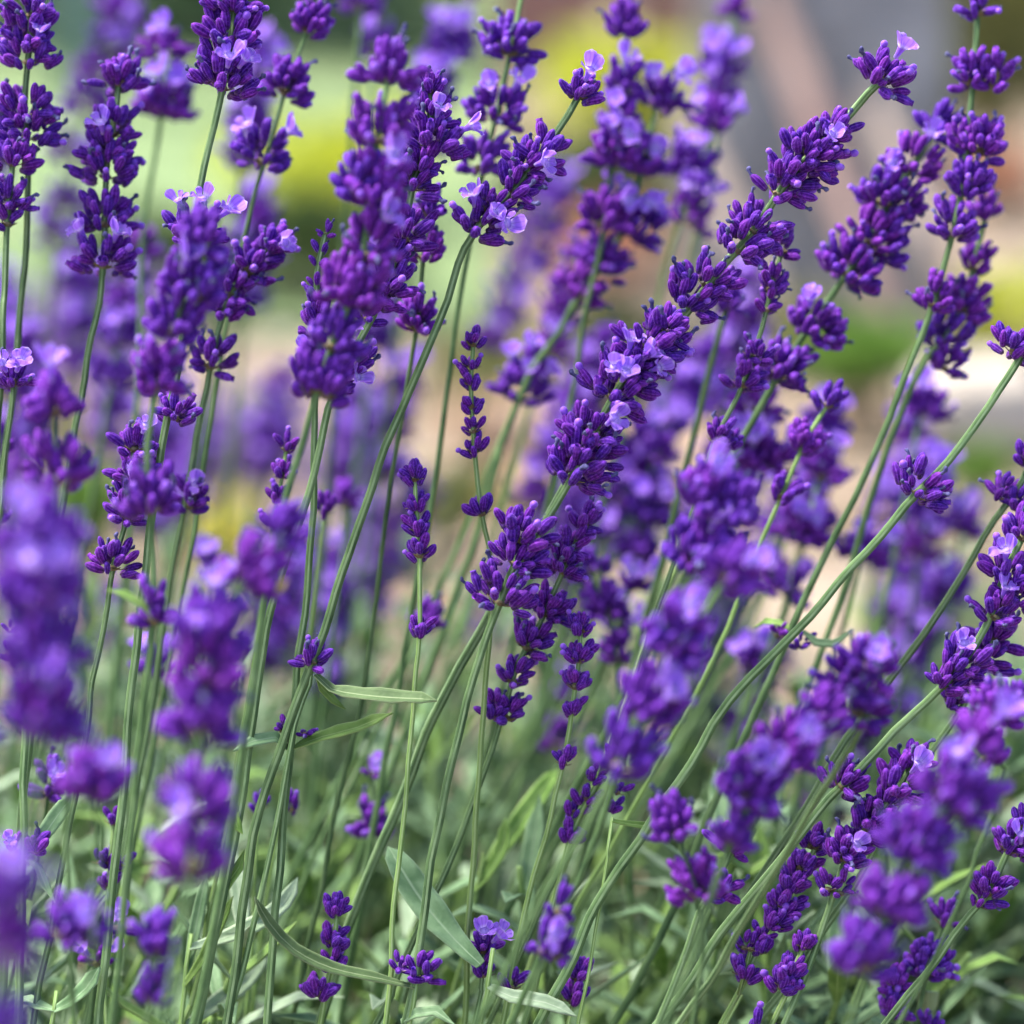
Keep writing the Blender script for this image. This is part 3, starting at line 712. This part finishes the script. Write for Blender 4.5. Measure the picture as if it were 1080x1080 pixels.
# near, large and blurred, left
stalk('largest blurred near spike, at the left edge under the two hazy tiers', -.20,
      [(36,520),(42,620),(46,760),(34,850),(15,960),(-15,1085)],
      [(34,548,84),(38,574,94,1),(24,600,76,1),(46,614,100,1),(56,642,84,1),(36,650,84),(44,674,92,1),(50,698,94),(42,726,98,1),(44,756,96,1)], w=9)
stalk('blurred near spike with a tiny yellow fleck, wide violet base, left of centre', (-.13,-.18),
      [(292,560),(262,605),(222,670),(212,760),(205,850),(203,910),(174,1085)],
      [(284,578,56),(262,602,72),(276,614,56),(226,640,76),(216,676,88,1),(214,716,92,1),(210,760,90),(206,800,84),(203,842,80),(204,884,84,1)],
      leaves=[([(290,630),(296,622),(301,612)],11,'yellow')], w=9)
stalk('small blurred near cluster below the largest blurred spike', -.15, [(100,765),(98,830),(104,890),(98,1000),(88,1085)], [(102,800,70),(90,822,54),(110,838,54)], w=7)
stalk('low blurred near cluster, twin purple lobes above the bottom left', -.12, [(80,925),(78,985),(66,1085)], [(64,962,56),(92,965,58)], w=7)
stalk('blurred purple ball with a smaller tier under it, near the bottom left', -.10, [(168,945),(162,1045),(152,1090)], [(168,972,52),(166,990,50),(160,1044,50)], w=7)
stalk('very blurred purple mass in the bottom left corner', -.27, [(10,880),(8,1000),(2,1100)], [(0,925,64),(4,970,70,1),(6,1010,74),(4,1052,76)], w=8)
stalk('sharp ribbed stem at the far left with two small bud tiers and a grey-green leaf', 0,
      [(30,640),(26,740),(24,890),(21,1000),(18,1090)], [(11,893,24),(41,884,34),(6,690,24),(5,655,20)],
      leaves=[([(25,903),(40,890),(60,862),(78,838)],20),([(25,905),(40,915),(48,935),(58,952)],11)], w=9)
stalk('thin young spike of small round buds behind the ribbed stem at the far left', .025,
      [(120,866),(116,905),(112,960),(112,1085)], [(118,877,20),(106,899,22),(116,916,24),(110,930,26),(131,897,12)], young=True, w=5)
# the cluster right of the upper left
stalk('dark sharp spike with lilac flowers at its head and foot, behind a blurred one', (.0,.0),
      [(452,68),(452,145),(437,190),(428,245),(408,295),(392,335),(366,380),(346,432),(326,520),(298,605),(276,690),(255,843),(230,961),(207,1085)],
      [(450,94,46),(451,116,54),(458,146,84,3),(442,172,50),(436,195,58),(429,236,64),(414,256,50),(415,290,66),(396,318,56),(388,332,40),(360,385,66,1),(338,404,80,3)],
      leaves=[([(256,845),(248,858),(250,872),(256,880)],12,True),([(233,950),(242,930),(252,915),(258,896)],13,True)], w=8.5)
stalk('slim sharp spike of small separate buds on the straight upright stem with two opposite leaves', (.01,.0),
      [(348,222),(338,270),(333,330),(333,430),(327,600),(315,690),(307,791),(293,939),(281,1088)],
      [(345,236,22),(337,272,28),(331,300,34),(338,322,36),(328,345,40),(352,408,40),(295,777,22,0),(327,774,22,0)],
      leaves=[([(304,790),(290,778),(268,782),(246,792)],15),([(310,789),(340,778),(378,768),(414,752)],17,True)], w=8)
stalk('nearer blurred violet spike standing in front of the dark sharp spike, upper middle left', (-.065,-.05),
      [(410,78),(400,140),(394,200),(385,260),(372,310),(352,360),(335,405),(322,460),(293,562),(270,700),(240,900)],
      [(406,95,68),(398,138,72),(376,192,60),(402,204,64,1),(388,226,62),(392,258,60),(358,306,62),(384,312,62),(356,352,68),(328,398,62),(352,404,58)], w=10)
stalk('soft violet spike with one lilac tier leaning right behind, top centre', .065,
      [(552,-15),(541,50),(526,118),(512,170),(490,290),(472,400),(450,560)],
      [(553,8,54),(540,46,60),(524,66,56),(536,84,66),(526,118,70,2),(510,148,62)], w=7)
stalk('hazy far spike above the dark sharp one, top centre left', .28, [(482,-12),(474,48),(456,95),(446,150),(430,280)], [(478,8,54),(476,34,58),(470,58,58),(462,84,62),(452,108,56),(460,128,50)])
stalk('far two-tier spike near the top left of centre', .24, [(392,0),(396,50),(395,70),(380,220)], [(388,24,50),(397,46,46)])
stalk('far spike barely showing under the top edge beside the two-tier one', .2, [(378,-22),(380,4),(372,140)], [(378,0,50)])
stalk('sharp diagonal stem with five violet clusters, lilac flowers at its tip and lowest tier', 0,
      [(622,76),(600,122),(573,160),(545,196),(520,220),(492,264),(462,340),(400,492),(342,664),(300,775),(268,880),(238,1085)],
      [(613,98,52,1),(608,112,40),(574,152,60),(560,165,46),(546,192,56),(520,214,56),(496,248,66,3)], w=9)
stalk('thin pale stem with three small bud tiers behind the sharp diagonal stem', (.035,.05),
      [(457,175),(447,265),(441,340),(430,395),(414,503),(384,718),(350,870),(325,1000)],
      [(456,200,46),(447,266,46),(442,304,46),(436,365,46),(454,232,36)], w=6)
stalk('slender young spike of tiny bud tiers on a yellow-green stem, centre, dark knots evenly spaced', .01,
      [(500,340),(498,400),(497,450),(504,510),(512,558),(519,600),(515,680)],
      [(499,357,28),(500,382,32),(495,410,24),(497,436,32),(500,468,36),(508,528,34)], young=True, w=6)
stalk('short compact young bud spike left of centre, one bud pair lower on its stem', 0,
      [(436,478),(439,530),(444,580),(443,660),(441,690),(429,828),(414,991),(405,1085)],
      [(436,492,20),(434,505,26),(438,520,34),(441,546,36),(444,576,36),(443,655,36)], young=True, w=5.5)
stalk('blurred lone cluster on a pale stem, just above the centre', .12, [(556,384),(550,412),(542,430),(514,499),(478,590)], [(552,404,62,1),(560,398,48)], w=8)
# centre right blurred column
stalk('round-topped soft spike with bare gaps between its tiers, below the lime bush', .10,
      [(659,30),(656,90),(650,125),(645,165),(640,230),(618,330),(590,480)],
      [(658,48,52),(657,90,48),(650,112,52),(642,163,56),(668,162,60),(652,190,68,2),(636,212,62)], w=7)
stalk('soft spike with washed-out lilac flowers curving down to a cup-shaped tier, upper middle', .11,
      [(694,108),(680,170),(664,235),(640,275),(614,306),(590,350),(561,390),(530,470),(505,560)],
      [(690,128,62,1),(684,150,56),(662,205,72,3),(678,232,66,1),(646,258,64),(630,274,56),(614,300,56)], w=9)
stalk('far blurred violet ring of flowers before the grey slab, top right of centre', .22, [(775,10),(764,70),(758,110),(748,180)], [(772,25,44),(752,60,52,1),(768,68,50),(756,92,58),(760,102,40)])
stalk('far blurred spike between the ringed one and the washed-out one', .16, [(752,130),(738,180),(722,225),(700,290),(680,380)], [(744,148,62),(728,170,50),(716,196,68,1),(738,206,62,1)])
stalk('far hazy spike leaning right behind the five-cluster diagonal, before an orange patch', .42, [(588,175),(572,240),(545,305),(520,360),(500,450)],
      [(584,192,52),(574,222,62,1),(566,250,66,1),(558,275,64),(540,305,56),(528,332,54),(518,354,50)])
# the long diagonal
stalk('long dark diagonal spike of five wide sharp clusters before the grey slab', (0,.035),
      [(945,70),(915,98),(880,138),(838,180),(797,238),(765,277),(717,341),(648,425),(608,490),(560,575),(517,648),(466,740),(420,850),(370,969),(335,1085)],
      [(922,88,74,1),(864,158,76),(878,142,50),(852,168,74,1),(832,186,74),(816,204,58),(800,230,82),(782,252,74),(748,292,70),(738,304,66)], w=9)
stalk('big sharp leaning spike with wide flower clusters crossing the middle of the bed', -.004,
      [(702,348),(650,412),(608,498),(575,550),(548,590),(521,651),(492,740),(455,910),(444,998),(427,1085)],
      [(692,362,92),(708,344,64),(674,378,60),(656,402,104,3),(646,420,96,2),(634,446,84,1),(610,482,84),(602,506,88),(550,558,82),(540,590,70),(530,624,92),(415,1020,28),(436,1024,34),(456,1022,34)],
      leaves=[([(424,1078),(440,1070),(460,1068),(480,1082)],14)], w=8.5)
stalk('sharp thin spike tucked right of the big leaning one, pale stem and plump paired buds', .018,
      [(627,532),(606,577),(577,640),(549,695),(525,772),(480,895),(414,1040),(395,1085)],
      [(622,550,42),(598,578,42),(600,596,50),(575,640,44),(593,650,38),(560,682,54),(540,714,46),(517,752,42),(538,757,40)], w=7)
stalk('slim young spike of round buds, a bud pair beneath, pale stem, right of centre', .01,
      [(611,642),(611,690),(604,745),(594,800),(570,902),(545,1000),(530,1085)],
      [(610,656,28),(606,672,26),(612,680,30),(608,700,40),(604,722,40),(600,742,22),(594,796,32)], young=True, w=6)
stalk('soft violet spike behind the slim young one, right of centre', .12, [(622,600),(638,640),(652,690),(655,760)], [(628,615,44),(636,636,46),(644,654,48),(650,676,44)])
stalk('short sharp row of dark buds half hidden by a blurred stem, below centre right', .02,
      [(644,800),(622,838),(603,880),(577,976),(553,1085)], [(637,808,24),(626,820,30),(618,838,34),(604,858,30),(603,878,32),(660,834,20),(653,854,20)], young=True, w=6.5)
stalk('big blurred near spike leaning right over the lower middle', (-.12,-.10),
      [(768,608),(720,680),(680,742),(655,800),(612,880),(547,987),(500,1085)],
      [(756,634,70,1),(735,645,66),(712,672,78,1),(694,700,76),(712,720,58,1),(668,758,70,1),(662,780,70)], w=10)
stalk('blurred near violet mass with a pale streaked stem, right of centre', (-.085,-.06),
      [(772,470),(755,530),(738,590),(702,650),(670,760),(620,900)],
      [(752,505,72),(738,528,70),(768,540,66),(742,566,84,1),(760,596,72),(736,592,60),(785,606,50)], w=8)
stalk('lone small tier on a long pale blurred stem, right of the long dark diagonal', .09,
      [(767,322),(757,360),(724,488),(702,580),(680,660),(640,800),(590,980)], [(765,334,42)], w=9)
stalk('thin spike of small separate bud tiers just right of the long dark diagonal', .025,
      [(830,240),(815,300),(805,345),(785,400),(757,460),(740,510),(700,620),(640,800)],
      [(825,258,42),(816,292,42),(810,322,32),(792,366,28),(785,402,46),(800,386,34),(758,455,38)], w=6)
stalk('soft broad diagonal spike before the slab foot, whole length violet, right', .06,
      [(988,136),(940,210),(898,285),(855,342),(825,390),(790,450),(745,530),(690,650),(640,770)],
      [(984,150,56),(968,172,70,1),(944,198,78),(922,222,78,1),(912,250,70),(935,262,60),(896,288,78),(880,314,66),(858,338,76,1),(880,350,50),(830,378,68),(822,400,58)], w=9)
stalk('tall gappy upright spike at the upper right, a leafy bud node far down its stem', (.045,.04),
      [(1031,12),(1027,80),(1021,150),(1008,240),(986,315),(954,400),(902,525),(847,636),(800,745),(740,880),(690,1000)],
      [(1030,28,42),(1024,52,46),(1040,54,36),(1014,105,26),(1054,92,46),(1010,134,34),(1044,124,56),(1038,140,50),(1026,182,54),(1018,218,50),(1008,254,58),(990,300,46),(824,648,24),(856,665,26)],
      leaves=[([(838,665),(822,658),(808,656),(796,662)],10,True),([(846,665),(860,678),(880,680),(900,664)],11)], w=8)
stalk('second upright spike close behind the tall upper right one, its tiers lower', .075,
      [(1040,225),(1018,320),(998,355),(980,372),(939,462),(873,673),(820,800),(770,920)],
      [(1034,250,46),(1022,284,44),(1016,318,56),(998,330,40),(1002,356,60),(1005,384,48)], w=8)
stalk('hazy cluster behind the two parallel stems, before the pale rock', .17, [(985,400),(972,432),(962,480),(940,600)], [(984,422,56),(968,432,48),(950,440,30)])
stalk('longest bare sharp stem slanting across the right with a lone cluster and an edge-cut tip', 0,
      [(1078,374),(1063,400),(1000,486),(954,537),(868,634),(769,740),(740,787),(685,870),(629,954),(565,1085)],
      [(1066,370,66),(964,517,74)], w=9.5)
stalk('stem at the right edge with three small side clusters, lower than the lone-cluster stem', .025,
      [(1095,470),(1080,507),(1050,548),(1000,630),(947,707),(880,800),(800,930)],
      [(1078,488,40),(1049,522,36),(1076,538,48)], w=8.5)
stalk('dark sharp flowering spike cut by the right edge, its stem sweeping down to the left', 0,
      [(1090,545),(1062,600),(1040,660),(1015,700),(976,740),(891,824),(845,878),(760,985),(691,1085)],
      [(1074,572,60),(1062,610,66,1),(1076,640,56),(1056,640,60,1),(1012,700,74,1),(1000,716,50),(882,829,52)], w=9)
stalk('sharp spike behind the edge-cut one with a dark top tier and straight green stem', .018,
      [(1060,648),(1040,690),(1017,743),(976,802),(930,880),(850,1010)],
      [(1052,660,58),(1036,690,62),(1002,738,42)], w=8)
stalk('tiered sharp spike with a lilac flower at left, lower right under a bare stem', 0,
      [(975,782),(950,828),(917,868),(895,900),(873,960),(824,1085)],
      [(962,814,50),(948,832,66,1),(938,846,44),(918,864,52),(922,880,40),(896,884,46),(896,906,54),(872,936,36),(888,946,34)], w=7.5)
stalk('pair of blurred violet balls on the stem crossing the lower right', (-.085,-.02),
      [(935,680),(917,750),(865,839),(790,965),(713,1085)], [(915,708,66,1),(888,720,60),(905,742,76)], w=9)
stalk('blurred near diagonal spike left of the blurred ball pair, lower right', -.10,
      [(862,758),(826,788),(795,835),(775,880),(742,970),(700,1085)],
      [(850,774,60),(822,784,66),(838,800,60,1),(800,812,60),(778,832,66),(790,850,64),(782,872,48)], w=8)
stalk('two-lobed blurred cluster above a green stem at the bottom right of centre', -.065, [(712,872),(735,935),(742,985),(730,1085)], [(708,888,48),(722,898,44),(730,928,56),(744,942,40)], w=7)
stalk('small sharp cluster pair beside the two-lobed blurred cluster', -.015, [(780,868),(762,920),(737,963),(691,1085)], [(758,888,40),(776,896,44),(754,935,40),(760,944,40)], w=7.5)
stalk('largest blurred near spike in the lower right, hanging over small sharp bud spikes', (-.12,-.13),
      [(1040,790),(1005,840),(965,890),(935,955),(918,1010),(895,1085)],
      [(1010,800,60,1),(1030,838,64),(992,846,76,1),(970,880,60),(944,905,74),(965,925,64),(932,945,72),(950,965,74),(918,990,72),(905,978,54)], w=8)
stalk('blurred cluster on a thin stem by the right edge, above the largest blurred spike there', -.055, [(1082,705),(1050,755),(1040,795),(1062,810),(1030,900),(985,1010)], [(1074,738,56),(1050,752,64),(1040,776,54)], w=6)
stalk('sharp stem at lower right edge with two violet tiers', 0, [(1090,845),(1066,890),(1046,935),(1006,987),(930,1085)], [(1078,864,38),(1064,892,50),(1080,902,36),(1046,938,54),(1034,946,32)], w=8)
stalk('soft violet spike of round tiers at the bottom right, two columns of buds', .035,
      [(996,972),(980,1020),(965,1085)], [(990,990,40),(976,1010,62),(980,1030,50),(966,1050,48),(990,1058,34)], w=6)
stalk('small violet bud tiers at the bottom edge left of the round-tiered spike', .03, [(952,1015),(940,1060),(930,1095)], [(947,1034,40),(936,1060,40),(950,1072,30)], w=6)
stalk('compact young spike packed with small round buds, lower right between two slanting stems', .01,
      [(868,872),(842,930),(813,985),(795,1010),(758,1085)], [(860,886,34),(850,900,38),(842,918,46),(832,936,48),(826,952,50),(820,968,46),(805,978,30)], young=True, w=6.5)
stalk('small sharp bud knot beneath the compact young spike', .008, [(800,975),(792,1000),(778,1050),(760,1090)], [(785,988,20),(808,996,20),(786,1030,44)], young=True, w=5.5)
stalk('dark plump bud spike at the bottom edge right, below the compact young one', .0,
      [(856,978),(838,1020),(812,1085)], [(846,990,34),(836,1008,40),(828,1026,44),(820,1046,46),(806,1066,40),(836,1042,30)], young=True, w=6.5)
# bottom centre
stalk('small bud spike of separate round buds at the bottom, behind the curled leaf', .008,
      [(357,932),(352,1010),(344,1040),(336,1090)], [(355,946,26),(350,962,34),(358,980,36),(346,994,34),(352,1004,42),(333,1056,54)], young=True, w=7)
stalk('little cluster with one upright lilac flower at the bottom centre', .012, [(508,955),(510,1000),(506,1040),(498,1090)], [(508,995,40,2),(512,1016,40)], w=6)
stalk('blurred low violet tiers at the bottom centre, in front of small sharp buds', -.075, [(588,960),(580,1000),(562,1040),(548,1090)], [(580,976,34),(596,996,36),(566,1012,36,1)], w=7)
stalk('small sharp bud pair at the bottom, right of the blurred low tiers', .015, [(612,1010),(604,1050),(596,1090)], [(609,1024,36),(601,1046,38)], young=True, w=5)
stalk('tiny three-bud tier at the bottom edge between the lilac flower and the blurred tiers', .01, [(545,1015),(538,1040),(528,1090)], [(540,1034,44)], young=True, w=6)
stalk('sharp young bud spike behind blurred pale stems, left of centre', .022,
      [(302,472),(294,520),(288,548),(282,600),(262,740)], [(300,484,24),(296,500,28),(293,521,30),(288,544,24),(310,546,12)], young=True, w=5)
stalk('single lavender bud pair beside a thick sharp stem, left of centre', .06, [(346,510),(342,540),(330,640)], [(345,526,28)], young=True, w=5)
stalk('soft small cluster between two sharp stems, left of centre', .14, [(368,500),(366,530),(355,640)], [(367,524,44)], w=6)
stalk('short dark cluster of slim buds above a long folded green leaf', 0,
      [(332,660),(330,695),(326,722),(312,765),(290,870),(265,985)], [(330,690,48,0)],
      leaves=[([(333,712),(350,728),(400,736),(461,739)],20,'dark'),([(334,712),(338,725),(350,738),(364,748)],11,True)], w=6.5)
stalk('soft spike with a lilac flower low behind the stems, lower left of centre', .09, [(392,815),(392,870),(380,960)], [(390,832,26,1),(392,856,38),(396,874,40)])
stalk('tiny violet bud pair among leaves at lower left', .05, [(276,828),(274,850),(268,960)], [(274,840,22),(318,852,18)], young=True, w=4)
stalk('small cluster with one open violet flower low in the leaves at the left', .04, [(104,975),(100,1010),(96,1060)], [(100,1000,36,2),(134,965,30,1)], w=5)
stalk('soft bud tiers with a lilac flower left, beneath the blurred small near cluster', .05, [(60,800),(52,830),(40,900)], [(56,822,40,1),(140,712,30)], w=5)
# soft stalks behind, right
stalk('round-budded soft spike before dark green leaves, right of centre', .045,
      [(874,425),(850,462),(826,518),(790,600),(730,740)], [(866,444,38),(852,452,36),(848,468,46),(838,490,48),(826,512,44)], young=True, w=6)
stalk('small bud tier on a thin stem above the blurred violet mass, right of centre', .03, [(764,438),(758,462),(742,520)], [(756,452,30),(776,462,24)], young=True, w=5)
stalk('hazy two-tier spike beyond the three side clusters, right', .24, [(1026,520),(1015,560),(1000,620),(985,700)], [(1020,550,58),(1012,592,56),(1002,600,40)])
stalk('pale far spike low beyond the bare slanting stem, right', .46, [(995,600),(985,640),(970,720)], [(990,622,56),(984,648,60),(978,674,54)])
stalk('far cluster between the two slanting stems at right', .14, [(915,555),(905,585),(890,660)], [(902,572,48),(920,590,40)])
stalk('far violet haze behind the parallel stems at right', .33, [(966,430),(958,500),(945,600)], [(962,452,50),(958,480,56),(952,505,48)])
stalk('soft dark tier beyond the lower middle blurred spike', .15, [(796,665),(790,700),(775,780)], [(792,690,48),(800,706,34)])
stalk('soft violet spike behind the blurred mass, right of centre', .14, [(866,500),(850,560),(830,620),(805,700)], [(862,520,60),(846,540,56),(858,566,60),(846,590,52),(836,612,44)])
stalk('hazy violet spike beyond the pale streaked stem', .20, [(690,480),(676,540),(655,640)], [(690,498,60),(682,524,58),(690,548,60),(674,572,56)])
stalk('hazy violet spike filling the gap above the blurred mass', .12, [(800,430),(782,470),(755,540)], [(792,440,60),(780,462,62),(800,482,66),(816,505,60),(770,492,50)])
stalk('violet tiers in haze above a slanting stem, right of the blurred mass', .18, [(830,560),(812,610),(790,660)], [(820,576,64),(806,600,60),(826,618,52)])
stalk('dark hazy ball of flowers low in the middle', .22, [(594,735),(590,780),(575,860)], [(592,748,42),(590,766,46)])

# ------------------------------------------------------------------ leafy shoots without flowers
def shoot(label, d, axis, leaves, w=6):
    r = stalk(label, d, axis, [], leaves, True, w, group='leafy shoots among the stems'); r.name = 'leafy_shoot'; r['category'] = 'leafy shoot'
shoot('shoot with a broad pale grey-green leaf pointing up left, bottom centre', 0, [(520,1000),(515,1040),(505,1090)], [([(507,1018),(480,992),(446,952),(424,918),(409,893)],36,False,.02),([(515,1040),(540,1052),(575,1058),(608,1072)],18)])
shoot('shoot with a long dark leaf curling upward at its wavy-edged end, bottom left of centre', -.005, [(440,1030),(437,1060),(430,1090)], [([(437,1042),(405,1034),(350,1022),(310,1002),(284,974),(268,945)],16,'dark',-.01)])
shoot('shoot with a pale twisted leaf and a fresh blunt leaf, lower left', .02, [(202,985),(196,1020),(190,1090)], [([(200,1000),(235,990),(270,975),(300,952),(314,925)],20),([(194,1040),(215,1010),(232,975),(246,945)],14,True),([(196,1030),(204,990),(212,950),(218,922)],15)])
shoot('shoot with a pale narrow leaf rising to the right along the bottom edge, lower left', .025, [(200,1060),(196,1075),(190,1100)], [([(196,1082),(225,1060),(258,1035),(284,1000)],22,False,.03)])
shoot('shoot with a drooping wavy leaf in the bottom left corner', .0, [(60,1045),(58,1065),(52,1100)], [([(58,1066),(75,1058),(92,1042),(106,1020)],20),([(58,1066),(42,1062),(30,1056),(20,1052)],15)])
shoot('shoot with a bright fresh leaf slanting up right, below the middle', .06, [(510,900),(500,950),(488,1010)], [([(505,925),(530,892),(560,850),(588,812)],26,True,.03),([(500,940),(520,915),(532,888),(533,862)],18,True)])
shoot('shoot with a thin level leaf beside the bare slanting stem, lower right of centre', .0, [(646,862),(640,900),(632,960)], [([(645,866),(680,872),(710,866),(731,852)],11,True)], w=4)
# ------------------------------------------------------------------ stalks of the row behind
rs = random.Random(99)
for k in range(66):
    if k < 24:   x, y, d = rs.uniform(-10, 440), rs.uniform(360, 640), rs.uniform(.25, .7)
    elif k < 50: x, y, d = rs.uniform(560, 1000), rs.uniform(430, 760), rs.uniform(.2, .55)
    elif k < 59: x, y, d = rs.uniform(-10, 470), rs.uniform(40, 360), rs.uniform(.2, .5)
    else:        x, y, d = rs.uniform(600, 800), rs.uniform(250, 480), rs.uniform(.18, .4)
    ln = rs.uniform(70, 140); lean = rs.uniform(.02, .25) if x < 450 else rs.uniform(.15, .5)
    ax = [(x, y), (x-ln*lean, y+ln), (x-2.4*ln*lean, y+2.6*ln)]
    wh = []; t = 0
    while t < 1:
        wh.append((x-ln*lean*t, y+ln*t, rs.uniform(46, 60), rs.choice((0, 0, 0, 1)))); t += rs.uniform(.16, .26)
    stalk('thoroughly out of focus lavender stalk in the row behind the clump', d, ax, wh, w=8.5, group='out of focus lavender stalks in the row behind', open_p=0)
# bare stems standing among the flowering ones
for k in range(8):
    x0, y0, d = rs.uniform(20, 760), rs.uniform(580, 780), rs.uniform(.08, .26)
    ln = 1090 - y0; lean = rs.uniform(.05, .3) if x0 < 420 else rs.uniform(.3, .7)
    stalk('green lavender stalk rising among the others low in the clump, with one small tier', d, [(x0, y0), (x0-ln*lean*.5, y0+ln*.5), (x0-ln*lean, 1092)], [(x0, y0, rs.uniform(30, 46))], w=rs.uniform(6, 8), group='small tiered stalks low in the clump')
